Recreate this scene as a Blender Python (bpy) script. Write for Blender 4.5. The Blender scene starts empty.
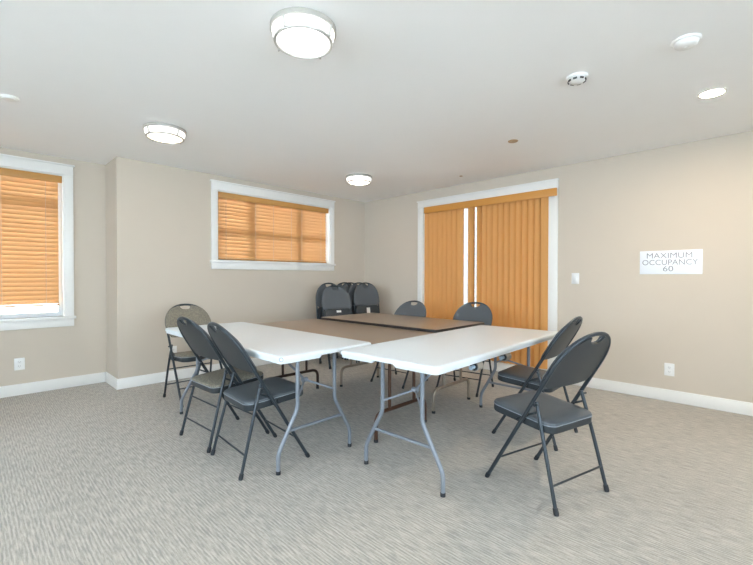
import bpy, bmesh, math, random
from mathutils import Vector, Matrix
random.seed(7)
SC = bpy.context.scene
COL = SC.collection
PI = math.pi
H = 2.44            # ceiling height
ALC = 0.466         # the window bay on the left lies this much further back
COR = -3.595        # where the back wall ends and the bay begins
XL, YR = -7.6, -8.2  # left and rear walls, behind the camera


# ------------------------------------------------------------------ materials
def new_mat(name):
    m = bpy.data.materials.new(name)
    m.use_nodes = True
    nt = m.node_tree
    return m, nt, nt.nodes['Principled BSDF']


def srgb(r, g, b):
    def f(c):
        c /= 255
        return c / 12.92 if c <= .04045 else ((c + .055) / 1.055) ** 2.4
    return (f(r), f(g), f(b), 1)


def plain(name, col, rough=.5, metal=0., noise=0., nscale=40, bump=0., spec=.5):
    m, nt, b = new_mat(name)
    b.inputs['Base Color'].default_value = col
    b.inputs['Roughness'].default_value = rough
    b.inputs['Metallic'].default_value = metal
    b.inputs['Specular IOR Level'].default_value = spec
    tc = nt.nodes.new('ShaderNodeTexCoord')
    nz = nt.nodes.new('ShaderNodeTexNoise')
    nz.inputs['Scale'].default_value = nscale
    nz.inputs['Detail'].default_value = 4
    nt.links.new(tc.outputs['Object'], nz.inputs['Vector'])
    if noise:
        mx = nt.nodes.new('ShaderNodeMix')
        mx.data_type = 'RGBA'
        mx.inputs[6].default_value = tuple(c * (1 - noise) for c in col[:3]) + (1,)
        mx.inputs[7].default_value = tuple(min(1, c * (1 + noise)) for c in col[:3]) + (1,)
        nt.links.new(nz.outputs['Fac'], mx.inputs[0])
        nt.links.new(mx.outputs[2], b.inputs['Base Color'])
    if bump:
        bp = nt.nodes.new('ShaderNodeBump')
        bp.inputs['Strength'].default_value = bump
        bp.inputs['Distance'].default_value = .002
        nt.links.new(nz.outputs['Fac'], bp.inputs['Height'])
        nt.links.new(bp.outputs['Normal'], b.inputs['Normal'])
    return m


def emit(name, col, strength):
    m, nt, b = new_mat(name)
    b.inputs['Base Color'].default_value = (.9, .9, .9, 1)
    b.inputs['Roughness'].default_value = .4
    b.inputs['Emission Color'].default_value = col
    b.inputs['Emission Strength'].default_value = strength
    return m


def translucent(name, col, share, rough=.5, grain=None, tcol=None):
    """thin wood or vinyl slat: diffuse on top, some daylight through it"""
    m, nt, b = new_mat(name)
    out = nt.nodes['Material Output']
    b.inputs['Roughness'].default_value = rough
    tc = nt.nodes.new('ShaderNodeTexCoord')
    mp = nt.nodes.new('ShaderNodeMapping')
    mp.inputs['Scale'].default_value = grain or (3, 60, 60)
    nz = nt.nodes.new('ShaderNodeTexNoise')
    nz.inputs['Scale'].default_value = 1.5
    nz.inputs['Detail'].default_value = 4
    mx = nt.nodes.new('ShaderNodeMix')
    mx.data_type = 'RGBA'
    mx.inputs[6].default_value = tuple(c * .93 for c in col[:3]) + (1,)
    mx.inputs[7].default_value = tuple(min(1, c * 1.07) for c in col[:3]) + (1,)
    nt.links.new(tc.outputs['Object'], mp.inputs['Vector'])
    nt.links.new(mp.outputs['Vector'], nz.inputs['Vector'])
    nt.links.new(nz.outputs['Fac'], mx.inputs[0])
    nt.links.new(mx.outputs[2], b.inputs['Base Color'])
    tr = nt.nodes.new('ShaderNodeBsdfTranslucent')
    tr.inputs['Color'].default_value = tcol or col
    ms = nt.nodes.new('ShaderNodeMixShader')
    ms.inputs['Fac'].default_value = share
    nt.links.new(b.outputs['BSDF'], ms.inputs[1])
    nt.links.new(tr.outputs['BSDF'], ms.inputs[2])
    nt.links.new(ms.outputs['Shader'], out.inputs['Surface'])
    return m


def lamp_glass(name, col, rim, centre, radius):
    """frosted diffuser: brightest in front of the bulb, falling off to the rim"""
    m, nt, b = new_mat(name)
    N, L = nt.nodes, nt.links
    b.inputs['Base Color'].default_value = (.9, .9, .9, 1)
    b.inputs['Roughness'].default_value = .4
    b.inputs['Emission Color'].default_value = col
    tc = N.new('ShaderNodeTexCoord')
    mul = N.new('ShaderNodeVectorMath')
    mul.operation = 'MULTIPLY'
    mul.inputs[1].default_value = (1, 1, 0)
    ln = N.new('ShaderNodeVectorMath')
    ln.operation = 'LENGTH'
    mr = N.new('ShaderNodeMapRange')
    mr.interpolation_type = 'SMOOTHSTEP'
    mr.inputs['From Min'].default_value = 0
    mr.inputs['From Max'].default_value = radius
    mr.inputs['To Min'].default_value = centre
    mr.inputs['To Max'].default_value = rim
    L.new(tc.outputs['Object'], mul.inputs[0])
    L.new(mul.outputs[0], ln.inputs[0])
    L.new(ln.outputs['Value'], mr.inputs['Value'])
    L.new(mr.outputs['Result'], b.inputs['Emission Strength'])
    return m


def glass_mat():
    m, nt, b = new_mat('window_glass')
    out = nt.nodes['Material Output']
    tr = nt.nodes.new('ShaderNodeBsdfTransparent')
    tr.inputs['Color'].default_value = (.96, .98, .98, 1)
    gl = nt.nodes.new('ShaderNodeBsdfGlossy')
    gl.inputs['Roughness'].default_value = .02
    fr = nt.nodes.new('ShaderNodeFresnel')
    fr.inputs['IOR'].default_value = 1.45
    ms = nt.nodes.new('ShaderNodeMixShader')
    nt.links.new(fr.outputs['Fac'], ms.inputs['Fac'])
    nt.links.new(tr.outputs['BSDF'], ms.inputs[1])
    nt.links.new(gl.outputs['BSDF'], ms.inputs[2])
    nt.links.new(ms.outputs['Shader'], out.inputs['Surface'])
    return m


def carpet_mat():
    m, nt, b = new_mat('carpet')
    N, L = nt.nodes, nt.links
    b.inputs['Roughness'].default_value = .95
    b.inputs['Specular IOR Level'].default_value = .1
    b.inputs['Sheen Weight'].default_value = .15
    tc = N.new('ShaderNodeTexCoord')

    def noise(scale, detail, rough=.6):
        mp = N.new('ShaderNodeMapping')
        mp.inputs['Scale'].default_value = scale
        nz = N.new('ShaderNodeTexNoise')
        nz.inputs['Scale'].default_value = 1
        nz.inputs['Detail'].default_value = detail
        nz.inputs['Roughness'].default_value = rough
        L.new(tc.outputs['Object'], mp.inputs['Vector'])
        L.new(mp.outputs['Vector'], nz.inputs['Vector'])
        return nz
    streak = noise((125, 12, 1), 2)          # loops run in short dashes along the room
    cross = noise((60, 150, 1), 2)
    blot = noise((2.2, 2.2, 1), 3)
    rp = N.new('ShaderNodeValToRGB')
    e = rp.color_ramp.elements
    e[0].position, e[0].color = .34, srgb(152, 148, 140)
    e[1].position, e[1].color = .70, srgb(194, 187, 176)
    k = e.new(.52)
    k.color = srgb(176, 169, 158)
    wv = N.new('ShaderNodeTexWave')         # the rows of loops
    wv.bands_direction = 'X'
    wv.inputs['Scale'].default_value = 21
    wv.inputs['Distortion'].default_value = 1.4
    wv.inputs['Detail'].default_value = 2
    wv.inputs['Detail Scale'].default_value = .8
    L.new(tc.outputs['Object'], wv.inputs['Vector'])
    rw = N.new('ShaderNodeMath')
    rw.operation = 'MULTIPLY_ADD'
    L.new(wv.outputs['Fac'], rw.inputs[0])
    rw.inputs[1].default_value = .16
    rw.inputs[2].default_value = -.08
    ad = N.new('ShaderNodeMath')
    ad.operation = 'MULTIPLY_ADD'
    L.new(cross.outputs['Fac'], ad.inputs[0])
    ad.inputs[1].default_value = .3
    ad.inputs[2].default_value = -.15
    sm = N.new('ShaderNodeMath')
    sm.operation = 'ADD'
    L.new(ad.outputs[0], sm.inputs[0])
    ra = N.new('ShaderNodeMath')
    ra.operation = 'ADD'
    L.new(streak.outputs['Fac'], ra.inputs[0])
    L.new(rw.outputs[0], ra.inputs[1])
    L.new(ra.outputs[0], sm.inputs[1])
    bl = N.new('ShaderNodeMath')
    bl.operation = 'MULTIPLY_ADD'
    L.new(blot.outputs['Fac'], bl.inputs[0])
    bl.inputs[1].default_value = .12
    bl.inputs[2].default_value = -.06
    s2 = N.new('ShaderNodeMath')
    s2.operation = 'ADD'
    L.new(sm.outputs[0], s2.inputs[0])
    L.new(bl.outputs[0], s2.inputs[1])
    L.new(s2.outputs[0], rp.inputs['Fac'])
    L.new(rp.outputs['Color'], b.inputs['Base Color'])
    bp = N.new('ShaderNodeBump')
    bp.inputs['Strength'].default_value = .5
    bp.inputs['Distance'].default_value = .004
    L.new(sm.outputs[0], bp.inputs['Height'])
    L.new(bp.outputs['Normal'], b.inputs['Normal'])
    return m


def fabric_mat(name, dark, light, scale=90):
    m, nt, b = new_mat(name)
    N, L = nt.nodes, nt.links
    b.inputs['Roughness'].default_value = .9
    tc = N.new('ShaderNodeTexCoord')
    vo = N.new('ShaderNodeTexVoronoi')
    vo.inputs['Scale'].default_value = scale
    nz = N.new('ShaderNodeTexNoise')
    nz.inputs['Scale'].default_value = scale * .8
    nz.inputs['Detail'].default_value = 3
    L.new(tc.outputs['Object'], vo.inputs['Vector'])
    L.new(tc.outputs['Object'], nz.inputs['Vector'])
    mt = N.new('ShaderNodeMath')
    mt.operation = 'MULTIPLY_ADD'
    L.new(vo.outputs['Distance'], mt.inputs[0])
    mt.inputs[1].default_value = .5
    L.new(nz.outputs['Fac'], mt.inputs[2])
    rp = N.new('ShaderNodeValToRGB')
    rp.color_ramp.elements[0].position = .5
    rp.color_ramp.elements[0].color = dark
    rp.color_ramp.elements[1].position = .95
    rp.color_ramp.elements[1].color = light
    L.new(mt.outputs[0], rp.inputs['Fac'])
    L.new(rp.outputs['Color'], b.inputs['Base Color'])
    bp = N.new('ShaderNodeBump')
    bp.inputs['Strength'].default_value = .3
    bp.inputs['Distance'].default_value = .002
    L.new(mt.outputs[0], bp.inputs['Height'])
    L.new(bp.outputs['Normal'], b.inputs['Normal'])
    return m


def siding_mat():
    m, nt, b = new_mat('lap_siding')
    N, L = nt.nodes, nt.links
    tc = N.new('ShaderNodeTexCoord')
    wv = N.new('ShaderNodeTexWave')
    wv.wave_type = 'BANDS'
    wv.bands_direction = 'Z'
    wv.wave_profile = 'SAW'
    wv.inputs['Scale'].default_value = 2.2
    L.new(tc.outputs['Object'], wv.inputs['Vector'])
    rp = N.new('ShaderNodeValToRGB')
    rp.color_ramp.elements[0].position = 0
    rp.color_ramp.elements[0].color = (.015, .016, .018, 1)
    rp.color_ramp.elements[1].position = .12
    rp.color_ramp.elements[1].color = (.06, .062, .065, 1)
    L.new(wv.outputs['Fac'], rp.inputs['Fac'])
    L.new(rp.outputs['Color'], b.inputs['Base Color'])
    b.inputs['Roughness'].default_value = .8
    return m


M = {
    'wall': plain('wall_paint', srgb(204, 192, 176), .75, noise=.012, nscale=6, bump=.03),
    'ceil': plain('ceiling_paint', srgb(248, 247, 246), .85, noise=.01, nscale=5, bump=.04),
    'trim': plain('white_trim_paint', srgb(236, 234, 229), .4, noise=.01),
    'carpet': carpet_mat(),
    'glass': glass_mat(),
    'vinyl_frame': plain('white_vinyl', srgb(235, 236, 236), .35, noise=.01),
    'slat': translucent('wood_slat', srgb(200, 152, 94), .3, tcol=srgb(250, 226, 196)),
    'rail': plain('wood_valance', srgb(199, 145, 78), .45, noise=.08, nscale=12),
    'vane': translucent('vertical_vane', srgb(211, 150, 79), .10, .55, (50, 50, 2), srgb(230, 190, 130)),
    'vane_rail': plain('vane_valance', srgb(208, 143, 62), .5, noise=.03, nscale=14),
    'cord': plain('white_cord', srgb(225, 215, 200), .7, noise=.02),
    'white_plastic': plain('white_table_plastic', srgb(216, 222, 225), .38, noise=.008, nscale=160, bump=.05),
    'grey_steel': plain('grey_powder_steel', srgb(124, 129, 136), .38, .15, noise=.02),
    'rubber': plain('dark_rubber', srgb(38, 40, 44), .7, noise=.05),
    'laminate': plain('brown_laminate', srgb(138, 118, 97), .32, noise=.05, nscale=60),
    'edge': plain('dark_edge_band', srgb(40, 34, 32), .45, noise=.05),
    'brown_steel': plain('brown_enamel_steel', srgb(78, 52, 38), .3, .2, noise=.04),
    'dark_brown_steel': plain('dark_brown_enamel_steel', srgb(52, 36, 30), .3, .2, noise=.04),
    'tan_steel': plain('tan_enamel_steel', srgb(152, 139, 124), .28, .35, noise=.04),
    'chair_steel': plain('slate_grey_steel', srgb(51, 58, 63), .36, .25, noise=.03),
    'pan': plain('slate_steel_pan', srgb(50, 55, 58), .42, .1, noise=.03),
    'vinyl': plain('slate_vinyl', srgb(80, 85, 89), .45, noise=.06, nscale=220, bump=.12),
    'fabric': fabric_mat('taupe_tweed', srgb(96, 91, 80), srgb(146, 138, 122), 150),
    'piping': plain('grey_piping', srgb(140, 146, 152), .5, noise=.02),
    'label': plain('paper_label', srgb(226, 224, 218), .6, noise=.02),
    'nickel': plain('brushed_nickel', srgb(190, 187, 180), .4, .5, noise=.03),
    'lamp_cool': lamp_glass('lamp_glass_cool', (.97, .98, 1, 1), 1, 36, .125),
    'lamp_warm': lamp_glass('lamp_glass_warm', (1, .84, .66, 1), 1, 36, .125),
    'lamp_neutral': lamp_glass('lamp_glass_neutral', (1, .90, .78, 1), 1, 33, .125),
    'spot': emit('downlight_lens', (1, .82, .6, 1), 205),
    'drum': emit('lamp_drum_glass', (1, .93, .86, 1), .6),
    'plate': plain('white_plate', srgb(236, 235, 232), .35, noise=.01),
    'slot': plain('dark_slot', srgb(70, 68, 66), .6, noise=.03),
    'sign': plain('sign_panel', srgb(232, 235, 240), .4, noise=.01),
    'ink': plain('sign_ink', srgb(98, 98, 104), .6, noise=.02),
    'tan_cap': plain('tan_cover_cap', srgb(178, 150, 120), .55, noise=.04),
    'ground': plain('concrete', srgb(170, 168, 162), .9, noise=.06, nscale=3),
    'siding': siding_mat(),
    'sleeve': plain('grey_plastic_sleeve', srgb(150, 143, 132), .5, noise=.03),
    'blue_steel': plain('pale_blue_steel', srgb(170, 190, 208), .35, .2, noise=.02),
}


# ------------------------------------------------------------------ mesh tools
def obj(name, bm, mat, parent=None, loc=None, rot=None, smooth=True):
    me = bpy.data.meshes.new(name)
    bmesh.ops.recalc_face_normals(bm, faces=bm.faces)
    bm.to_mesh(me)
    bm.free()
    mats = mat if isinstance(mat, (list, tuple)) else [mat]
    for k in mats:
        me.materials.append(M[k])
    if smooth:
        for p in me.polygons:
            p.use_smooth = True
        me.set_sharp_from_angle(angle=math.radians(38))
    o = bpy.data.objects.new(name, me)
    COL.objects.link(o)
    o.parent = parent
    if loc is not None:
        o.location = loc
    if rot is not None:
        o.rotation_euler = rot
    return o


def empty(name, loc=(0, 0, 0), rz=0.):
    o = bpy.data.objects.new(name, None)
    o.empty_display_size = .1
    COL.objects.link(o)
    o.location = loc
    o.rotation_euler = (0, 0, rz)
    return o


def tag(o, label, cat, group=None):
    o['label'] = label
    o['category'] = cat
    if group:
        o['group'] = group
    return o


def struct(o):
    o['kind'] = 'structure'
    return o


def box(bm, x0, x1, y0, y1, z0, z1, bev=0., mi=0):
    vs = [bm.verts.new((x, y, z)) for x in (x0, x1) for y in (y0, y1) for z in (z0, z1)]
    fs = []
    for q in ((0, 1, 3, 2), (4, 6, 7, 5), (0, 4, 5, 1), (2, 3, 7, 6), (0, 2, 6, 4), (1, 5, 7, 3)):
        f = bm.faces.new([vs[i] for i in q])
        f.material_index = mi
        fs.append(f)
    if bev:
        es = list({e for f in fs for e in f.edges})
        bmesh.ops.bevel(bm, geom=es, offset=bev, segments=2, affect='EDGES', profile=.5)
    return bm


def B(*a, **k):
    return box(bmesh.new(), *a, **k)


def tube(bm, pts, r, seg=10, closed=False, cap=True):
    pts = [Vector(p) for p in pts]
    n = len(pts)
    rings = []
    prev = None
    for i, p in enumerate(pts):
        if closed:
            t = (pts[(i + 1) % n] - pts[i - 1]).normalized()
        elif i == 0:
            t = (pts[1] - p).normalized()
        elif i == n - 1:
            t = (p - pts[-2]).normalized()
        else:
            t = ((pts[i + 1] - p).normalized() + (p - pts[i - 1]).normalized()).normalized()
        if prev is None:
            a = Vector((0, 0, 1)) if abs(t.z) < .9 else Vector((1, 0, 0))
            u = t.cross(a).normalized()
        else:
            u = (prev - t * prev.dot(t)).normalized()
        prev = u
        v = t.cross(u)
        rr = r[i] if isinstance(r, (list, tuple)) else r
        rings.append([bm.verts.new(p + (u * math.cos(2 * PI * k / seg) + v * math.sin(2 * PI * k / seg)) * rr) for k in range(seg)])
    for i in range(n - 1 + (1 if closed else 0)):
        a, b = rings[i], rings[(i + 1) % n]
        for k in range(seg):
            bm.faces.new((a[k], a[(k + 1) % seg], b[(k + 1) % seg], b[k]))
    if cap and not closed:
        bm.faces.new(rings[0])
        bm.faces.new(rings[-1][::-1])
    return bm


def fillet(pts, r, seg=5):
    """round the corners of a 3-D polyline"""
    pts = [Vector(p) for p in pts]
    out = [pts[0]]
    for i in range(1, len(pts) - 1):
        p, a, b = pts[i], pts[i - 1], pts[i + 1]
        da, db = (a - p), (b - p)
        k = min(r, da.length * .45, db.length * .45)
        s, e = p + da.normalized() * k, p + db.normalized() * k
        for j in range(seg + 1):
            t = j / seg
            out.append(s * (1 - t) ** 2 + p * 2 * t * (1 - t) + e * t * t)
    out.append(pts[-1])
    return out


def lathe(bm, prof, seg=40, c=(0, 0), mi=0, close_top=True, close_bot=True):
    rings = []
    for (r, z) in prof:
        rings.append([bm.verts.new((c[0] + r * math.cos(2 * PI * k / seg), c[1] + r * math.sin(2 * PI * k / seg), z)) for k in range(seg)])
    for a, b in zip(rings, rings[1:]):
        for k in range(seg):
            f = bm.faces.new((a[k], a[(k + 1) % seg], b[(k + 1) % seg], b[k]))
            f.material_index = mi
    if close_bot:
        bm.faces.new(rings[0]).material_index = mi
    if close_top:
        bm.faces.new(rings[-1][::-1]).material_index = mi
    return bm


def rrect(w, l, r, seg=6):
    pts = []
    for cx, cy, a0 in ((w / 2 - r, l / 2 - r, 0), (-w / 2 + r, l / 2 - r, 90), (-w / 2 + r, -l / 2 + r, 180), (w / 2 - r, -l / 2 + r, 270)):
        for k in range(seg + 1):
            a = math.radians(a0 + 90 * k / seg)
            pts.append((cx + r * math.cos(a), cy + r * math.sin(a)))
    return pts


def slab(bm, outline_fn, levels, mi=0):
    """stack of outlines: levels = [(inset, z, dome)...]; caps at both ends"""
    rings = []
    for inset, z in levels:
        rings.append([bm.verts.new((x, y, z)) for x, y in outline_fn(inset)])
    n = len(rings[0])
    for a, b in zip(rings, rings[1:]):
        for k in range(n):
            bm.faces.new((a[k], a[(k + 1) % n], b[(k + 1) % n], b[k])).material_index = mi
    bm.faces.new(rings[0][::-1]).material_index = mi
    bm.faces.new(rings[-1]).material_index = mi
    return bm


def xform(bm, mat):
    bmesh.ops.transform(bm, matrix=mat, verts=bm.verts)
    return bm


def sheet(xs, bot, top, nv, front, back, mapper):
    """a plate cut to two outlines bot(x), top(x): columns of quads, front and back skins joined at the rim.
    front(x,t), back(x,t) = offset along the normal; mapper(x,u,w) -> point"""
    bm = bmesh.new()
    F, Bk = [], []
    for x in xs:
        cf, cb = [], []
        for j in range(nv + 1):
            t = j / nv
            u = bot(x) * (1 - t) + top(x) * t
            cf.append(bm.verts.new(mapper(x, u, front(x, t))))
            cb.append(bm.verts.new(mapper(x, u, back(x, t))))
        F.append(cf)
        Bk.append(cb)
    m = len(xs)
    for i in range(m - 1):
        for j in range(nv):
            bm.faces.new((F[i][j], F[i + 1][j], F[i + 1][j + 1], F[i][j + 1]))
            bm.faces.new((Bk[i][j], Bk[i][j + 1], Bk[i + 1][j + 1], Bk[i + 1][j]))
        bm.faces.new((F[i][0], Bk[i][0], Bk[i + 1][0], F[i + 1][0]))
        bm.faces.new((F[i][nv], F[i + 1][nv], Bk[i + 1][nv], Bk[i][nv]))
    for i in (0, m - 1):
        for j in range(nv):
            bm.faces.new((F[i][j], F[i][j + 1], Bk[i][j + 1], Bk[i][j]))
    return bm


# ------------------------------------------------------------------ the room
W = .16


def wall_with_hole(name, axis, p0, p1, a0, a1, holes):
    """axis 'x': wall runs along x, thickness between y=p0..p1; holes = [(lo, hi, z0, z1)]"""
    bm = bmesh.new()

    def bx(l, h, z0, z1):
        if h - l < 1e-4 or z1 - z0 < 1e-4:
            return
        if axis == 'x':
            box(bm, l, h, p0, p1, z0, z1)
        else:
            box(bm, p0, p1, l, h, z0, z1)
    cur = a0
    for lo, hi, z0, z1 in sorted(holes):
        bx(cur, lo, 0, H)
        bx(lo, hi, 0, z0)
        bx(lo, hi, z1, H)
        cur = hi
    bx(cur, a1, 0, H)
    return struct(obj(name, bm, 'wall', smooth=False))


WB = (-2.525, -.745, 1.392, 2.257)     # back window opening x0,x1,z0,z1
WL = (-4.905, -3.968, .765, 2.26)      # bay window
DR = (-3.06, -1.245, .0, 2.20)         # sliding door opening y0,y1
struct(obj('floor', B(XL - W, W, YR - W, ALC + W, -.1, 0), 'carpet', smooth=False))
struct(obj('ceiling', B(XL - W, W, YR - W, ALC + W, H, H + .12), 'ceil', smooth=False))
wall_with_hole('wall_back', 'x', 0, W, COR + .0, W, [WB])
struct(obj('wall_bay_side', B(COR, COR + W, W, ALC, 0, H), 'wall', smooth=False))
wall_with_hole('wall_bay', 'x', ALC, ALC + W, XL, COR + W, [WL])
wall_with_hole('wall_right', 'y', 0, W, YR - W, 0, [DR])
RW = [(-6.9, -5.0, .7, 2.2), (-4.2, -2.3, .7, 2.2)]
LW = [(-6.6, -4.6, .7, 2.2), (-3.4, -1.4, .7, 2.2)]
wall_with_hole('wall_rear', 'x', YR - W, YR, XL, 0, RW)
wall_with_hole('wall_left', 'y', XL - W, XL, YR - W, ALC + W, LW)

BH, BT = .112, .014


def baseboard(name, x0, x1, y0, y1, axis):
    bm = B(x0, x1, y0, y1, 0, BH, bev=.003)
    struct(obj(name, bm, 'trim'))


baseboard('baseboard_back', COR, 0, -BT, 0, 'x')
baseboard('baseboard_bay_side', COR - BT, COR, -BT, ALC, 'y')
baseboard('baseboard_bay', XL, COR - BT, ALC - BT, ALC, 'x')
baseboard('baseboard_right_far', -BT, 0, -1.149, -BT, 'y')
baseboard('baseboard_right_near', -BT, 0, YR, -3.163, 'y')
baseboard('baseboard_rear', XL, -BT, YR, YR + BT, 'x')
baseboard('baseboard_left', XL, XL + BT, YR + BT, ALC - BT, 'y')


# ---- windows: casing, stool, apron, jambs, sash, panes
def make_window(name, x0, x1, z0, z1, mullions, rail_z):
    """built facing -y with its wall face at y=0; returns an Empty"""
    e = struct(empty(name))
    c = .088
    bm = bmesh.new()
    for (a, b) in ((x0 - c + .012, x0), (x1, x1 + c - .012)):
        box(bm, a, b, -.019, .004, z0, z1, bev=.002)
    obj('side_casing', bm, 'trim', e)
    bm = bmesh.new()
    box(bm, x0 - c + .012, x1 + c - .012, -.021, .004, z1, z1 + .102, bev=.002)
    box(bm, x0 - c, x1 + c, -.034, .004, z1 + .096, z1 + .114, bev=.004)
    obj('head_casing', bm, 'trim', e)
    obj('window_stool', B(x0 - c - .004, x1 + c + .004, -.04, .115, z0 - .028, z0, bev=.004), 'trim', e)
    obj('window_apron', B(x0 - c + .012, x1 + c - .012, -.017, .004, z0 - .108, z0 - .028, bev=.002), 'trim', e)
    bm = bmesh.new()
    box(bm, x0, x0 + .012, 0, .12, z0, z1)
    box(bm, x1 - .012, x1, 0, .12, z0, z1)
    box(bm, x0 + .012, x1 - .012, 0, .12, z1 - .012, z1)
    obj('jamb', bm, 'trim', e)
    xs = [x0] + mullions + [x1]
    bm = bmesh.new()
    f = .045
    box(bm, x0, x0 + f, .085, .15, z0, z1)
    box(bm, x1 - f, x1, .085, .15, z0, z1)
    box(bm, x0 + f, x1 - f, .085, .15, z0, z0 + f)
    box(bm, x0 + f, x1 - f, .085, .15, z1 - f, z1)
    for m in mullions:
        box(bm, m - .032, m + .032, .085, .15, z0 + f, z1 - f)
    if rail_z:
        box(bm, x0 + f, x1 - f, .09, .148, rail_z - .03, rail_z + .03)
    obj('sash_frame', bm, 'vinyl_frame', e)
    for a, b in zip(xs, xs[1:]):
        obj('pane', B(a + .03, b - .03, .118, .122, z0 + .03, z1 - .03), 'glass', e, smooth=False)
    return e


w2 = make_window('window_2', *WB, mullions=[-2.02, -1.27], rail_z=1.76)
w1 = make_window('window_1', *WL, mullions=[], rail_z=1.95)
w1.location = (0, ALC, 0)
for i, (lo, hi, z0, z1) in enumerate(RW):
    w = make_window('window_%d' % (3 + i), -hi, -lo, z0, z1, [-(lo + hi) / 2], None)
    w.location = (0, YR, 0)
    w.rotation_euler = (0, 0, PI)
for i, (lo, hi, z0, z1) in enumerate(LW):
    w = make_window('window_%d' % (5 + i), lo, hi, z0, z1, [(lo + hi) / 2], None)
    w.location = (XL, 0, 0)
    w.rotation_euler = (0, 0, PI / 2)


# ---- wooden horizontal blinds
def make_blind(label, x0, x1, ztop, zbot, cords, y, vx1, extra):
    e = empty('wood_blind', ((x0 + x1) / 2, y, zbot))
    tag(e, label, 'window blind')
    cx, cz = (x0 + x1) / 2, zbot
    bm = bmesh.new()
    box(bm, x0 - cx - .002, vx1 - cx, -.045, -.032, ztop - .075 - cz, ztop - .002 - cz, bev=.003)
    obj('valance', bm, 'rail', e)
    obj('headrail', B(x0 - cx + .004, x1 - cx, -.03, .02, ztop - .05 - cz, ztop - .004 - cz), 'rail', e)
    bm = bmesh.new()
    pitch, hw, ang = .0455, .0335, math.radians(62)
    z = zbot + .052
    while z < ztop - .05:
        vs = []
        n = 4
        for k in range(n + 1):
            s = -hw + 2 * hw * k / n
            crown = .004 * (1 - (s / hw) ** 2)
            yy = s * math.cos(ang) - crown * math.sin(ang)
            zz = s * math.sin(ang) + crown * math.cos(ang)
            vs.append((yy, zz + z - cz))
        a = [bm.verts.new((x0 - cx + .006, yy, zz)) for yy, zz in vs]
        b = [bm.verts.new((x1 - cx - .004, yy, zz)) for yy, zz in vs]
        a2 = [bm.verts.new((x0 - cx + .006, yy + .0022, zz - .0012)) for yy, zz in vs]
        b2 = [bm.verts.new((x1 - cx - .004, yy + .0022, zz - .0012)) for yy, zz in vs]
        for k in range(n):
            bm.faces.new((a[k], b[k], b[k + 1], a[k + 1]))
            bm.faces.new((a2[k], a2[k + 1], b2[k + 1], b2[k]))
            bm.faces.new((a[k], a[k + 1], a2[k + 1], a2[k]))
            bm.faces.new((b[k], b2[k], b2[k + 1], b[k + 1]))
        bm.faces.new((a[0], a2[0], b2[0], b[0]))
        bm.faces.new((a[n], b[n], b2[n], a2[n]))
        z += pitch
    obj('slats', bm, 'slat', e)
    obj('bottom_rail', B(x0 - cx + .004, x1 - cx - .002, -.026, .022, 0, .017, bev=.003), 'rail', e)
    for c in cords:
        bm = bmesh.new()
        for yy in (-.0275,):
            tube(bm, [(c - cx, yy, .004), (c - cx, yy, ztop - .075 - cz)], .0018, 6)
        obj('lift_cord', bm, 'cord', e)
    if extra:
        bm = bmesh.new()
        c = extra - cx
        tube(bm, [(c - .018, -.03, .016), (c - .006, -.031, -.008), (c, -.031, .004), (c + .006, -.031, -.008), (c + .018, -.03, .016)], .0025, 6)
        obj('cord_tassel', bm, 'cord', e)
    return e


make_blind('wide wooden horizontal blind in the high rectangular window on the back wall', -2.512, -.79, 2.245, 1.405,
           [-2.40, -1.99, -1.72, -1.43, -1.25, -.90], .05, -.765, None)
make_blind('tall wooden horizontal blind in the window at the left edge', -4.892, -4.01, 2.248, .878,
           [-4.12, -4.46, -4.78], ALC + .05, -3.985, -4.13)

# ---- the sliding door and its vertical blind
d1 = struct(empty('door_1'))
y0, y1, dz = DR[0], DR[1], DR[3]
bm = bmesh.new()
box(bm, -.019, .004, y0 - .103, y0, 0, dz, bev=.002)
box(bm, -.019, .004, y1, y1 + .096, 0, dz, bev=.002)
obj('side_casing', bm, 'trim', d1)
bm = bmesh.new()
box(bm, -.021, .004, y0 - .103, y1 + .096, dz, dz + .092, bev=.002)
box(bm, -.034, .004, y0 - .113, y1 + .106, dz + .086, dz + .104, bev=.004)
obj('head_casing', bm, 'trim', d1)
obj('door_sill', B(-.012, .15, y0, y1, 0, .11, bev=.003), 'trim', d1)
bm = bmesh.new()
box(bm, 0, .15, y0, y0 + .02, .11, dz)
box(bm, 0, .15, y1 - .02, y1, .11, dz)
box(bm, 0, .15, y0 + .02, y1 - .02, dz - .02, dz)
obj('jamb', bm, 'trim', d1)
ym = -2.16
for nm, a, b, xx in (('fixed_panel', y0 + .02, ym + .03, .115), ('sliding_panel', ym - .03, y1 - .02, .07)):
    bm = bmesh.new()
    f = .06
    box(bm, xx, xx + .035, a, a + f, .11, dz - .02)
    box(bm, xx, xx + .035, b - f, b, .11, dz - .02)
    box(bm, xx, xx + .035, a + f, b - f, .11, .11 + .08)
    box(bm, xx, xx + .035, a + f, b - f, dz - .08, dz - .02)
    p = obj(nm, bm, 'vinyl_frame', d1)
    obj('pane', B(xx + .015, xx + .02, a + f - .005, b - f + .005, .18, dz - .075), 'glass', p, smooth=False)

vb = tag(empty('vertical_blind', (-.05, -2.2, .13)), 'orange tan vertical vane blind over the sliding door', 'window blind')
obj('valance', B(-.03, -.012, -.972, .888, 1.972, 2.06, bev=.003), 'vane_rail', vb)
obj('headrail', B(-.010, .045, -.86, .87, 2.0, 2.045), 'vane_rail', vb)


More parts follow.
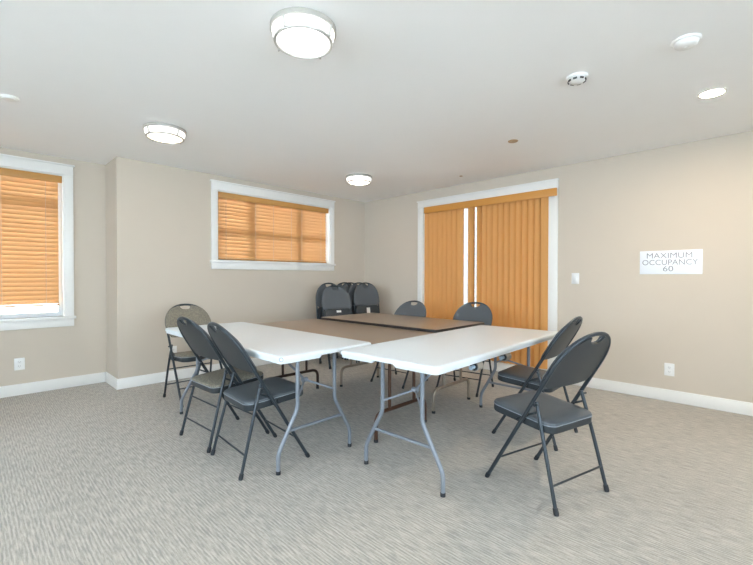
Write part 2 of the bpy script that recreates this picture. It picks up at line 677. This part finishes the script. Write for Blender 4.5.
def vane(y, ang, parent):
    bm = bmesh.new()
    hw = .0455
    n = 6
    ca, sa = math.cos(ang), math.sin(ang)
    fr, bk = [], []
    for k in range(n + 1):
        s = -hw + 2 * hw * k / n
        bow = .010 * (1 - (s / hw) ** 2)
        X = s * sa - bow * ca
        Y = s * ca + bow * sa
        fr.append((X, Y))
        bk.append((X + .0014 * ca, Y - .0014 * sa))
    z0, z1 = 0, 2.0
    rows = []
    for z in (z0, z1):
        rows.append(([bm.verts.new((a, b, z)) for a, b in fr], [bm.verts.new((a, b, z)) for a, b in bk]))
    (f0, b0), (f1, b1) = rows
    for k in range(n):
        bm.faces.new((f0[k], f0[k + 1], f1[k + 1], f1[k]))
        bm.faces.new((b0[k], b1[k], b1[k + 1], b0[k + 1]))
        bm.faces.new((f0[k], b0[k], b0[k + 1], f0[k + 1]))
        bm.faces.new((f1[k], f1[k + 1], b1[k + 1], b1[k]))
    bm.faces.new((f0[0], f1[0], b1[0], b0[0]))
    bm.faces.new((f0[n], b0[n], b1[n], f1[n]))
    return obj('vane', bm, 'vane', parent, loc=(.018, y + 2.2, 0))


for k in range(8):
    vane(-1.345 - k * .0785, math.radians(-31 + random.uniform(-2, 2)), vb)
vane(-2.062, math.radians(-42), vb)
vane(-2.185, math.radians(-66), vb)
for k in range(11):
    vane(-2.268 - k * .0762, math.radians(-31 + random.uniform(-2, 2)), vb)

# ---- outside
struct(obj('exterior_ground', B(-14, 9, -14, 9, -.5, -.3), 'ground', smooth=False))
struct(obj('exterior_wall', B(3.6, 3.8, -6, 6, -.3, 3.6), 'siding', smooth=False))


# ------------------------------------------------------------------ folding chairs
DIRU = Vector((0, -.512, .859))
NRM = Vector((0, .859, .512))
FOOT = Vector((0, .232, 0))
ULEN = 1.056
ARCH_A, ARCH_U0 = .213, .825
ARCH_B = ULEN - .0105 - ARCH_U0
UB = .70


def tilt(x, u, w):
    return Vector((x, 0, 0)) + FOOT + DIRU * u + NRM * w


def flat(x, u, w):
    return Vector((x, w, u))


def half_width(u):
    return ARCH_A + (.222 - ARCH_A) * max(0, 1 - u / ARCH_U0)


def frame_path(mp):
    pts = [mp(-.222, .012, 0), mp(-half_width(.4), .4, 0)]
    n = 22
    for k in range(n + 1):
        a = PI - PI * k / n
        # a slightly squared half ellipse, as the real back hoop
        cx, sy = math.cos(a), math.sin(a)
        pts.append(mp(ARCH_A * math.copysign(abs(cx) ** .92, cx), ARCH_U0 + ARCH_B * sy ** .95, 0))
    pts += [mp(half_width(.4), .4, 0), mp(.222, .012, 0)]
    return pts


def arch_top(x, inset):
    a, b = ARCH_A - inset, ARCH_B - inset
    q = max(0., 1 - abs(x / a) ** (2 / .92))
    return ARCH_U0 + b * q ** (.5 * .95)


def back_outline(inset, ub=UB):
    a = ARCH_A - inset

    def top(x):
        t = arch_top(min(a, max(-a, x)), inset)
        s = abs(x) / .056
        if s < 1:
            t = min(t, arch_top(x, .004) - .052 * (1 - s ** 2.6) ** .6)
        return t

    def bot(x):
        s = abs(x) / a
        return ub + inset * .8 + (.05 * ((s - .8) / .2) ** 2 if s > .8 else 0)
    xs = [-a * .999]
    for k in range(1, 28):
        xs.append(-a * math.cos(PI * k / 28))
    xs += [a * .999]
    xs += [s * q for s in (-1, 1) for q in (.056, .0553, .053, .048, .04, .03)]
    xs = sorted(set(round(x, 5) for x in xs))
    return xs, bot, top


def make_backrest(root, mp, cushion_mat, ub=UB):
    xs, bot, top = back_outline(.007, ub)

    def dish(x):
        return -.012 * (1 - (x / ARCH_A) ** 2)
    bm = sheet(xs, bot, top, 6, lambda x, t: .006 + dish(x), lambda x, t: -.003 + dish(x), mp)
    back = obj('backrest', bm, 'pan', root)
    xs, bot, top = back_outline(-.0095, ub - .004)

    def puff(x, t):
        e = min(1, min(t, 1 - t) / .1, (1 - abs(x / ARCH_A)) / .1)
        return .0155 + .0075 * max(0, e) ** .5 + dish(x)
    bm = sheet(xs, bot, top, 12, puff, lambda x, t: .0108 + dish(x), mp)
    obj('back_cushion', bm, cushion_mat, back)
    return back


def seat_outline(inset):
    """front is +y; corners rounded, front edge bowed"""
    w, l = .404 - 2 * inset, .402 - 2 * inset
    pts = rrect(w, l, .055 - inset * .5, 7)
    return [(x * (1 + .03 * y / .19), y + (.018 * (1 - (x / .19) ** 2) if y > .1 else 0)) for x, y in pts]


def make_seat(root, matrix, cushion_mat, label=False, piping=True):
    bm = slab(bmesh.new(), seat_outline, [(.012, 0), (.003, .004), (0, .012), (0, .040), (.003, .043)])
    seat = obj('seat', xform(bm, matrix), 'pan', root)
    bm = slab(bmesh.new(), seat_outline, [(.002, .0432), (.0, .049), (.004, .058), (.016, .064), (.05, .068), (.1, .070)])
    obj('seat_cushion', xform(bm, matrix), cushion_mat, seat)
    if piping:
        ring = [(x, y, .0445) for x, y in seat_outline(-.0005)]
        obj('piping', xform(tube(bmesh.new(), ring, .0022, 6, closed=True), matrix), 'piping', seat)
    if label:
        a, b, c, d = label
        obj('label', xform(B(a, b, c, d, -.0012, .0004), matrix), 'label', seat)['label'] = 'white paper label on the underside of the seat'
    return seat


def make_chair(two_bars, back_mat, seat_mat):
    root = empty('folding_chair')
    obj('frame_tube', tube(bmesh.new(), frame_path(tilt), .0108, 10), 'chair_steel', root)
    seat_m = Matrix.Translation((0, .022, .386)) @ Matrix.Rotation(math.radians(4.5), 4, 'X')
    make_seat(root, seat_m, seat_mat)
    make_backrest(root, tilt, back_mat)

    def rear(z):
        return -.232 + z * .255
    for s in (-1, 1):
        p = fillet([(s * .222, rear(.012), .012), (s * .212, rear(.3), .3), (s * .198, rear(.53) + .004, .53)], .1)
        obj('rear_leg', tube(bmesh.new(), p, .0098, 10), 'chair_steel', root)
        bm = bmesh.new()
        tube(bm, [(s * .2, -.105, .475), (s * .197, -.02, .435), (s * .195, .035, .415)], .0062, 6)
        tube(bm, [(s * .19, .02, .408), (s * .222, .02, .408)], .006, 8)
        obj('link_bar', bm, 'chair_steel', root)
        bm = bmesh.new()
        tube(bm, [(s * .203, rear(.515), .515), (s * .228, rear(.515), .515)], .007, 8)
        obj('pivot_bolt', bm, 'chair_steel', root)
        f0 = tilt(s * .222, .0, 0)
        f1 = tilt(s * .222, .035, 0)
        obj('foot_cap', tube(bmesh.new(), [f0 + Vector((0, 0, .001)), f0 + (f1 - f0) * .3, f1], [.0115, .0135, .0125], 10), 'rubber', root)
        r0 = Vector((s * .2225, rear(0), .001))
        r1 = Vector((s * .222, rear(.035), .035))
        obj('foot_cap', tube(bmesh.new(), [r0, r0 + (r1 - r0) * .3, r1], [.0115, .0135, .0125], 10), 'rubber', root)
    bars = [(.13, 'r'), (.15, 'f')]
    if two_bars:
        bars += [(.285, 'r')]
    for z, k in bars:
        if k == 'r':
            y, hw, rr = rear(z), .219 - .01 * z / .3, .0055
        else:
            q = tilt(0, z / .859, 0)
            y, hw, rr = q.y, half_width(z / .859), .0055
        obj('stretcher', tube(bmesh.new(), [(-hw, y, z), (hw, y, z)], rr, 8), 'chair_steel', root)
    return root


def make_folded(label, two_bars=False):
    """the same chair folded flat, standing on its feet, its front to +y"""
    root = empty('folding_chair')
    k = 1.06

    def fl(x, u, w):
        return flat(x, u * k, w)
    obj('frame_tube', tube(bmesh.new(), frame_path(fl), .0108, 10), 'chair_steel', root)
    make_backrest(root, fl, 'vinyl', .738)
    # seat swung up: its front edge on top, its underside to the front
    m = Matrix.Translation((0, .036, .573)) @ Matrix.Rotation(math.radians(90), 4, 'X')
    make_seat(root, m, 'vinyl', label, piping=False)
    for s in (-1, 1):
        obj('rear_leg', tube(bmesh.new(), [(s * .2, -.022, .012), (s * .196, -.02, .6)], .0098, 8), 'chair_steel', root)
        for y, x in ((0, .222), (-.022, .2)):
            obj('foot_cap', tube(bmesh.new(), [(s * x, y, .0005), (s * x, y, .01), (s * x, y, .035)], [.0115, .0135, .0125], 8), 'rubber', root)
    for z, y, hw in ((.13, -.022, .198), (.15, 0, .219)):
        obj('stretcher', tube(bmesh.new(), [(-hw, y, z), (hw, y, z)], .0055, 8), 'chair_steel', root)
    return root


def copy_tree(o, parent=None):
    c = o.copy()
    COL.objects.link(c)
    c.parent = parent
    for ch in list(o.children):
        copy_tree(ch, c)
    return c


GREY = make_chair(False, 'vinyl', 'vinyl')
GREY2 = None
seats = [
    # x, y, rotz, kind, label
    (-2.406, -3.987, -14.5, 'g', 'dark grey folding chair nearest the camera, at the front of the right white table'),
    (-1.690, -3.625, 2, 'g', 'dark grey folding chair half hidden behind the nearest chair, under the right white table'),
    (-3.362, -2.500, -93.7, 'g', 'dark grey folding chair with plain grey seat, nearest one along the left white table'),
    (-.985, -2.57, 99, 'g2', 'dark grey folding chair in front of the gap in the orange vertical blind'),
    (-1.255, -1.875, 94, 'g2', 'dark grey folding chair behind the brown tables, left of the other one there'),
]
twobar = None
for i, (x, y, rz, kind, lab) in enumerate(seats):
    if kind == 'g':
        c = GREY if i == 0 else copy_tree(GREY)
    else:
        if twobar is None:
            twobar = make_chair(True, 'vinyl', 'vinyl')
            c = twobar
        else:
            c = copy_tree(twobar)
    c.location = (x, y, 0)
    c.rotation_euler = (0, 0, math.radians(rz))
    tag(c, lab, 'chair', 'folding chairs around the tables')
c = make_chair(True, 'vinyl', 'fabric')
c.location, c.rotation_euler = (-3.358, -1.978, 0), (0, 0, math.radians(-87.9))
tag(c, 'dark grey folding chair with speckled tweed seat, second one along the left white table', 'chair', 'folding chairs around the tables')
c = make_chair(True, 'fabric', 'fabric')
c.location, c.rotation_euler = (-3.125, -.87, 0), (0, 0, math.radians(180))
tag(c, 'folding chair with taupe tweed backrest at the far end of the left table', 'chair', 'folding chairs around the tables')

stack = [
    # top x, y, rz, lean, label
    (-.56, -.60, 170, 7, (-.03, .03, .06, .17), 'front folded chair of the corner stack, with a tall white label under its seat'),
    (-.575, -.48, 172, 7, None, 'second folded chair of the corner stack, right behind the one with a tall white label'),
    (-.645, -.36, 172, 7, None, 'third folded chair of the corner stack, with its rim showing at the left'),
    (-.66, -.25, 172, 7, None, 'rearmost folded chair of the corner stack, against the back wall'),
    (-1.15, -.60, 168, 16, (-.035, .035, .155, .183), 'folded grey chair under the high window, with a small white label under its seat'),
    (-1.075, -.38, 172, 8, None, 'folded chair leaning behind the small-labelled chair under the high window'),
]
for i, (x, y, rz, lean, lab, text) in enumerate(stack):
    f = make_folded(lab)
    a, l = math.radians(rz), math.radians(lean)
    top = 1.08
    fwd = Vector((-math.sin(a), math.cos(a), 0))
    base = Vector((x, y, 0)) + fwd * top * math.sin(l)
    f.location = base
    f.rotation_euler = (l, 0, a)
    # lean back: rotate about the feet so the hoop goes away from the facing side
    f.rotation_mode = 'XYZ'
    tag(f, text, 'chair', 'folded chairs leaning in the corner')


# ------------------------------------------------------------------ white folding tables
def make_white_table(label, wd, ln, inset_a, inset_b, badge=False, sleeves=False):
    """origin on the floor below the centre; long side along y; end a at -y"""
    T, th, r = .737, .025, .04
    e = tag(empty('folding_table'), label, 'table', 'white folding tables')

    def outl(i):
        return rrect(wd - 2 * i, ln - 2 * i, r - i * .6, 7)
    bm = slab(bmesh.new(), outl, [(.012, T - th), (.0, T - th), (0, T - .010), (.003, T - .004), (.009, T - .0008), (.016, T)])
    # the lip below the top, open at the middle of each short end
    g, lz = .07, T - .044
    half = [(g, ln / 2 - .006), (g + .018, ln / 2 - .006), (wd / 2 - r, ln / 2 - .006)]
    out = []
    for k in range(8):
        a = PI / 2 - PI / 2 * k / 7
        out.append((wd / 2 - r + (r - .006) * math.cos(a), ln / 2 - r + (r - .006) * math.sin(a)))
    side = half[:2] + out + [(x, -y) for x, y in out[::-1]] + [(g + .018, -ln / 2 + .006), (g, -ln / 2 + .006)]
    for s in (1, -1):
        rows = []
        n = len(side)
        for i, (x, y) in enumerate(side):
            a = Vector(side[max(0, i - 1)])
            b = Vector(side[min(n - 1, i + 1)])
            t = (b - a).normalized()
            nn = Vector((t.y, -t.x))
            po = Vector((x, y)) + nn * .002
            pi = Vector((x, y)) + nn * .02
            zz = T - th - .0005 if i in (0, n - 1) else lz
            rows.append([bm.verts.new((s * po.x, po.y, T - th + .001)), bm.verts.new((s * po.x, po.y, zz)), bm.verts.new((s * pi.x, pi.y, zz)), bm.verts.new((s * pi.x, pi.y, T - th + .001))])
        for a, b in zip(rows, rows[1:]):
            for j in range(4):
                bm.faces.new((a[j], a[(j + 1) % 4], b[(j + 1) % 4], b[j]))
        bm.faces.new(rows[0])
        bm.faces.new(rows[-1][::-1])
    top = obj('tabletop', bm, 'white_plastic', e)
    if badge:
        ring = [(.011 * math.cos(t), 0, .011 * math.sin(t)) for t in [2 * PI * k / 16 for k in range(16)]]
        bm = tube(bmesh.new(), ring, .0016, 5, closed=True)
        obj('badge', bm, 'grey_steel', top, loc=(-wd / 2 + .0108, -ln / 2 + .0108, T - .018), rot=(0, 0, math.radians(-45)))
    for sgn, ins in ((-1, inset_a), (1, inset_b)):
        y = sgn * (ln / 2 - ins)
        zt = T - th
        # the two bent legs with their crossbar
        for s in (-1, 1):
            p = fillet([(s * .148, y, zt), (s * .148, y, .368), (s * .286, y, .122), (s * .286, y, .012)], .03)
            lg = obj('leg', tube(bmesh.new(), p, .0128, 12), 'grey_steel', e)
            obj('foot_cap', tube(bmesh.new(), [(s * .286, y, .0005), (s * .286, y, .022)], .0142, 12), 'rubber', lg)
        obj('crossbar', tube(bmesh.new(), [(-.222, y, .243), (.222, y, .243)], .0095, 10), 'grey_steel', e)
        bm = bmesh.new()
        yj = y - sgn * .132
        for s in (-1, 1):
            tube(bm, [(s * .148, y, .43), (0, yj, .497)], .007, 8)
        tube(bm, [(0, yj, .497), (0, y - sgn * .62, zt - .012)], .008, 8)
        tube(bm, [(-.018, yj, .497), (.018, yj, .497)], .016, 10)
        obj('folding_brace', bm, 'grey_steel', e)
        obj('hinge_tube', tube(bmesh.new(), [(-.2, y, zt - .012), (.2, y, zt - .012)], .011, 10), 'grey_steel', e)
    if sleeves:
        for yy in sleeves:
            q = (-wd / 2 + .035, yy, T - .072)
            sl = obj('sleeve', tube(bmesh.new(), [(q[0], q[1] - .03, q[2]), (q[0], q[1] + .032, q[2])], .028, 16), 'sleeve', e)
            obj('sleeve_end', tube(bmesh.new(), [(q[0], q[1] + .036, q[2]), (q[0], q[1] + .031, q[2])], .023, 16), 'rubber', sl)
            obj('pivot_rod', tube(bmesh.new(), [(q[0], q[1] + .075, q[2] - .002), (q[0], q[1] + .02, q[2])], .011, 12), 'blue_steel', sl)
    return e


t1 = make_white_table('white plastic folding table on the left, lengthwise toward the back wall', .735, 1.86, .155, .173, badge=True)
t1.location = (-3.13, -2.03, 0)
t2 = make_white_table('white plastic folding table on the right, set crosswise closest to the camera', .72, 1.82, .133, .173, sleeves=[.055, .44])
# its long side runs along x: end b (+y) turned to the left
t2.location = (-2.2, -3.335, 0)
t2.rotation_euler = (0, 0, math.radians(90 + 2.2))


# ------------------------------------------------------------------ brown folding tables
def make_brown_table(label, wd, ln, T, leg_mats, ins):
    e = tag(empty('banquet_table'), label, 'table', 'brown folding tables')

    def outl(i):
        return rrect(wd - 2 * i, ln - 2 * i, .012, 3)
    bm = slab(bmesh.new(), outl, [(.003, T - .003), (.002, T - .0005), (.004, T)])
    obj('tabletop', bm, 'laminate', e)
    bm = slab(bmesh.new(), outl, [(.002, T - .024), (0, T - .022), (0, T - .004), (.002, T - .0032)])
    obj('edge_band', bm, 'edge', e)
    bm = bmesh.new()
    a, b = wd / 2 - .045, ln / 2 - .045
    z0, z1 = T - .062, T - .023
    box(bm, -a, -a + .012, -b, b, z0, z1)
    box(bm, a - .012, a, -b, b, z0, z1)
    box(bm, -a + .012, a - .012, -b, -b + .012, z0, z1)
    box(bm, -a + .012, a - .012, b - .012, b, z0, z1)
    obj('apron', bm, 'edge', e)
    for sgn, lm, i in ((-1, leg_mats[0], ins[0]), (1, leg_mats[1], ins[1])):
        y = sgn * (ln / 2 - i)
        p = fillet([(-.285, y, .012), (-.285, y, .205), (.285, y, .205), (.285, y, .012)], .075, 6)
        lg = obj('leg_frame', tube(bmesh.new(), p, .0148, 12), lm, e)
        for s in (-1, 1):
            obj('leg_post', tube(bmesh.new(), [(s * .142, y, .2), (s * .142, y, T - .03)], .0125, 10), lm, e)
            obj('foot_cap', tube(bmesh.new(), [(s * .285, y, .0005), (s * .285, y, .022)], .016, 10), 'rubber', lg)
        bm = bmesh.new()
        tube(bm, [(-.142, y, T - .05), (.142, y, T - .05)], .011, 8)
        tube(bm, fillet([(0, y, T - .05), (0, y - sgn * .02, T - .14), (0, y - sgn * .34, T - .04)], .03), .008, 8)
        obj('folding_brace', bm, lm, e)
    return e


t3 = make_brown_table('brown laminate folding table next to the left white table, the lower of the brown pair', 0.755, 1.675, .725, ('brown_steel', 'dark_brown_steel'), (.065, .18))
t3.location = (-2.38, -2.115, 0)
t4 = make_brown_table('brown laminate folding table with raised dark edge, farthest table toward the sliding door', .80, 1.55, .747, ('tan_steel', 'tan_steel'), (.105, .215))
t4.location = (-1.585, -2.14, 0)


# ------------------------------------------------------------------ ceiling fixtures
def flush_lamp(x, y, r, mat, label, group='round flush ceiling lights'):
    e = tag(empty('ceiling_light', (x, y, H)), label, 'ceiling light', group)
    obj('canopy', lathe(bmesh.new(), [(r * .97, 0), (r, -0.0025), (r, -0.0246), (r * .985, -0.0271)][::-1], 48), 'nickel', e)
    obj('glass_drum', lathe(bmesh.new(), [(r * .95, -0.0271), (r * .93, -0.0451), (r * .85, -0.0722)][::-1], 48), 'drum', e)
    ring = [(r * .85 * math.cos(t), r * .85 * math.sin(t), -0.0738) for t in [2 * PI * k / 48 for k in range(48)]]
    obj('lower_ring', tube(bmesh.new(), ring, .0075, 8, closed=True), 'nickel', e)
    obj('diffuser', lathe(bmesh.new(), [(r * .84, -0.0726), (r * .6, -0.0804), (r * .3, -0.0845), (.01, -0.0861)][::-1], 40), mat, e)
    for k in range(4):
        a = math.radians(20 + 90 * k)
        c, s = math.cos(a), math.sin(a)
        st = obj('strap', tube(bmesh.new(), [(r * .99 * c, r * .99 * s, -0.0246), (r * .955 * c, r * .955 * s, -0.0467), (r * .87 * c, r * .87 * s, -0.0738)], .0065, 6), 'nickel', e)
        obj('thumb_nut', tube(bmesh.new(), [(r * .89 * c, r * .89 * s, -0.0738), (r * .96 * c, r * .96 * s, -0.0763)], .005, 6), 'nickel', st)
    return e


flush_lamp(-3.515, -3.203, .165, 'lamp_cool', 'round flush ceiling light with nickel rings, largest and nearest the camera')
flush_lamp(-3.513, -1.2, .165, 'lamp_warm', 'round flush ceiling light with warm glow near the left window bay')
flush_lamp(-1.255, -1.202, .165, 'lamp_neutral', 'round flush ceiling light near the far room corner above the stacked chairs')

for lx, ly in ((-5.8, -3.23), (-5.8, -5.6), (-3.5, -5.6), (-1.25, -6.9)):  # unseen lamps added behind the camera to brighten the room
    flush_lamp(lx, ly, .165, 'lamp_neutral', 'added fill light built as a round flush ceiling lamp, unseen behind the camera', 'added fill lights behind the camera')
e = tag(empty('downlight', (-1.153, -4.602, H)), 'round recessed downlight glowing warm in the ceiling on the right', 'ceiling light')
obj('trim_ring', lathe(bmesh.new(), [(.062, -.0005), (.078, -.001), (.08, -.004), (.064, -.006)], 40, close_top=False, close_bot=False), 'plate', e)
obj('lens', lathe(bmesh.new(), [(.0, -.0035), (.064, -.003), (.064, -.0005)][1:], 40), 'spot', e)


def detector(x, y, label, vents, r=.062):
    e = tag(empty('smoke_detector', (x, y, H)), label, 'smoke detector')
    obj('base_plate', lathe(bmesh.new(), [(r, 0), (r, -.008), (r * .95, -.012)][::-1], 36), 'plate', e)
    obj('housing', lathe(bmesh.new(), [(r * .85, -.012), (r * .78, -.026), (r * .62, -.035), (r * .3, -.038), (.004, -.039)][::-1], 36), 'plate', e)
    if vents:
        for k in range(8):
            a = 2 * PI * k / 8 + .1
            bm = B(-.011, .011, -.003, .003, -.005, .005)
            obj('vent', bm, 'slot', e, loc=(r * .8 * math.cos(a), r * .8 * math.sin(a), -.026), rot=(0, 0, a + PI / 2))
    else:
        obj('test_button', lathe(bmesh.new(), [(.012, -.037), (.012, -.041), (.006, -.0415)][::-1], 20), 'plate', e)
    return e


detector(-2.028, -4.021, 'white ceiling smoke detector with dark vent slots', True)
detector(-2.04, -4.57, 'plain white ceiling smoke detector near the top right corner', False, .066)
e = tag(obj('ceiling_sprinkler_cover', lathe(bmesh.new(), [(.045, 0), (.045, -.003), (.04, -.007), (.02, -.008)][::-1], 30), 'tan_cap'), 'small tan sprinkler cover disc on the ceiling', 'sprinkler cover')
e.location = (-1.174, -3.187, H)
e = tag(obj('ceiling_heat_sensor', lathe(bmesh.new(), [(.02, 0), (.02, -.004), (.01, -.007)][::-1], 20), 'tan_cap'), 'tiny tan heat sensor on the ceiling before the sliding door', 'heat sensor')
e.location = (-.401, -2.136, H)
e = tag(empty('ceiling_disc', (-4.49, -1.071, H)), 'small white ceiling disc at the left edge above the bay window', 'ceiling disc')
obj('rim', lathe(bmesh.new(), [(.055, 0), (.056, -.006), (.05, -.012)][::-1], 30), 'plate', e)
obj('face', lathe(bmesh.new(), [(.044, -.012), (.04, -.018), (.01, -.02)][::-1], 30), 'plate', e)


# ------------------------------------------------------------------ wall fittings
def on_right(y, z):
    """matrix-free frame: things built facing -y with x to the right, hung on the right wall"""
    return (0, y, z), (0, 0, -PI / 2)


def outlet(name, loc, rz, label, kind='outlet'):
    e = tag(empty(name, loc, rz), label, 'light switch' if kind == 'switch' else 'outlet', None if kind == 'switch' else 'wall outlets')
    obj('cover_plate', B(-.04, .04, -.006, 0, -.06, .06, bev=.003), 'plate', e)
    if kind == 'switch':
        rk = obj('rocker', B(-.018, .018, -.011, -.005, -.034, .034, bev=.002), 'plate', e)
    else:
        for s in (-1, 1):
            rc = obj('receptacle', B(-.017, .017, -.0085, -.005, s * .021 - .015, s * .021 + .015, bev=.003), 'plate', e)
            bm = bmesh.new()
            box(bm, -.0075, -.0055, -.0092, -.008, s * .021 - .003, s * .021 + .007)
            box(bm, .0055, .0075, -.0092, -.008, s * .021 - .003, s * .021 + .006)
            box(bm, -.002, .002, -.0092, -.008, s * .021 - .011, s * .021 - .007)
            obj('slot', bm, 'slot', rc)
    return e


outlet('light_switch', (0, -3.352, 1.174), -PI / 2, 'white rocker light switch beside the sliding door', 'switch')
outlet('wall_outlet', (0, -4.209, .305), -PI / 2, 'white wall outlet low on the right wall below the occupancy sign')
outlet('wall_outlet', (-4.336, ALC, .311), 0, 'white wall outlet below the left window')
outlet('wall_outlet', (-3.045, 0, .33), 0, 'white wall outlet on the back wall behind the tweed chair')

sg = tag(empty('occupancy_sign', (0, -4.204, 1.3315), -PI / 2), 'white sign reading MAXIMUM OCCUPANCY 60 on the right wall', 'sign')
obj('panel', B(-.245, .245, -.006, 0, -.1135, .1135, bev=.001), 'sign', sg)
for text, x0, x1, base, cap in (('MAXIMUM', -.185, .170, .0405, .05), ('OCCUPANCY', -.222, .212, -.0245, .05), ('60', -.052, .027, -.086, .05)):
    cu = bpy.data.curves.new('lettering', 'FONT')
    cu.body = text
    cu.size = 1
    cu.extrude = .0
    cu.offset = -.012
    cu.resolution_u = 4
    t = bpy.data.objects.new('tmp_lettering', cu)
    COL.objects.link(t)
    bpy.context.view_layer.update()
    me = bpy.data.meshes.new_from_object(t.evaluated_get(bpy.context.evaluated_depsgraph_get()))
    bpy.data.objects.remove(t)
    xs = [v.co.x for v in me.vertices]
    ys = [v.co.y for v in me.vertices]
    sx = (x1 - x0) / (max(xs) - min(xs))
    sy = cap / (max(ys) - min(ys))
    mx, my = min(xs), min(ys)
    for v in me.vertices:
        v.co = ((v.co.x - mx) * sx + x0, -.0066, (v.co.y - my) * sy + base)
    me.materials.append(M['ink'])
    o = bpy.data.objects.new('lettering', me)
    COL.objects.link(o)
    o.parent = sg

# ------------------------------------------------------------------ light
wd = bpy.data.worlds.new('world')
SC.world = wd
wd.use_nodes = True
bg = wd.node_tree.nodes['Background']
bg.inputs['Color'].default_value = (.715, .85, 1, 1)
bg.inputs['Strength'].default_value = 7.4


sun = bpy.data.lights.new('sun', 'SUN')
sun.energy = 32
sun.angle = .02
sun.color = (.92, .96, 1)
so = bpy.data.objects.new('sun', sun)
COL.objects.link(so)
so.rotation_euler = (math.radians(14), math.radians(-8), 0)


def portal(loc, rot, sx, sy):
    l = bpy.data.lights.new('daylight_portal', 'AREA')
    l.shape = 'RECTANGLE'
    l.size, l.size_y = sx, sy
    l.cycles.is_portal = True
    o = bpy.data.objects.new('daylight_portal', l)
    COL.objects.link(o)
    o.location = loc
    o.rotation_euler = rot


R90 = PI / 2
portal(((WB[0] + WB[1]) / 2, W + .01, (WB[2] + WB[3]) / 2), (-R90, 0, 0), WB[1] - WB[0], WB[3] - WB[2])
portal(((WL[0] + WL[1]) / 2, ALC + W + .01, (WL[2] + WL[3]) / 2), (-R90, 0, 0), WL[1] - WL[0], WL[3] - WL[2])
portal((W + .01, (DR[0] + DR[1]) / 2, DR[3] / 2), (0, R90, 0), DR[3], DR[1] - DR[0])
for lo, hi, z0, z1 in RW:
    portal(((lo + hi) / 2, YR - W - .01, (z0 + z1) / 2), (R90, 0, 0), hi - lo, z1 - z0)
for lo, hi, z0, z1 in LW:
    portal((XL - W - .01, (lo + hi) / 2, (z0 + z1) / 2), (0, -R90, 0), z1 - z0, hi - lo)

# ------------------------------------------------------------------ camera
cd = bpy.data.cameras.new('camera')
cd.sensor_fit = 'HORIZONTAL'
cd.sensor_width = 36
cd.lens = 19.389
cd.clip_start = .05
co = bpy.data.objects.new('camera', cd)
COL.objects.link(co)
F = Vector((0.7147043, 0.69932335, -0.01202522))
R = Vector((0.69938717, -0.71474111, 0.00165247))
U = Vector((0.00743931, 0.00959132, 0.99992633))
mw = Matrix.Identity(4)
for i in range(3):
    mw[i][0], mw[i][1], mw[i][2] = R[i], U[i], -F[i]
mw[0][3], mw[1][3], mw[2][3] = -4.73144, -4.91224, 1.18
co.matrix_world = mw
SC.camera = co
SC.view_settings.view_transform = 'Standard'
SC.view_settings.look = 'None'
SC.view_settings.gamma = 1
SC.view_settings.exposure = 1.37
SC.view_settings.use_curve_mapping = False
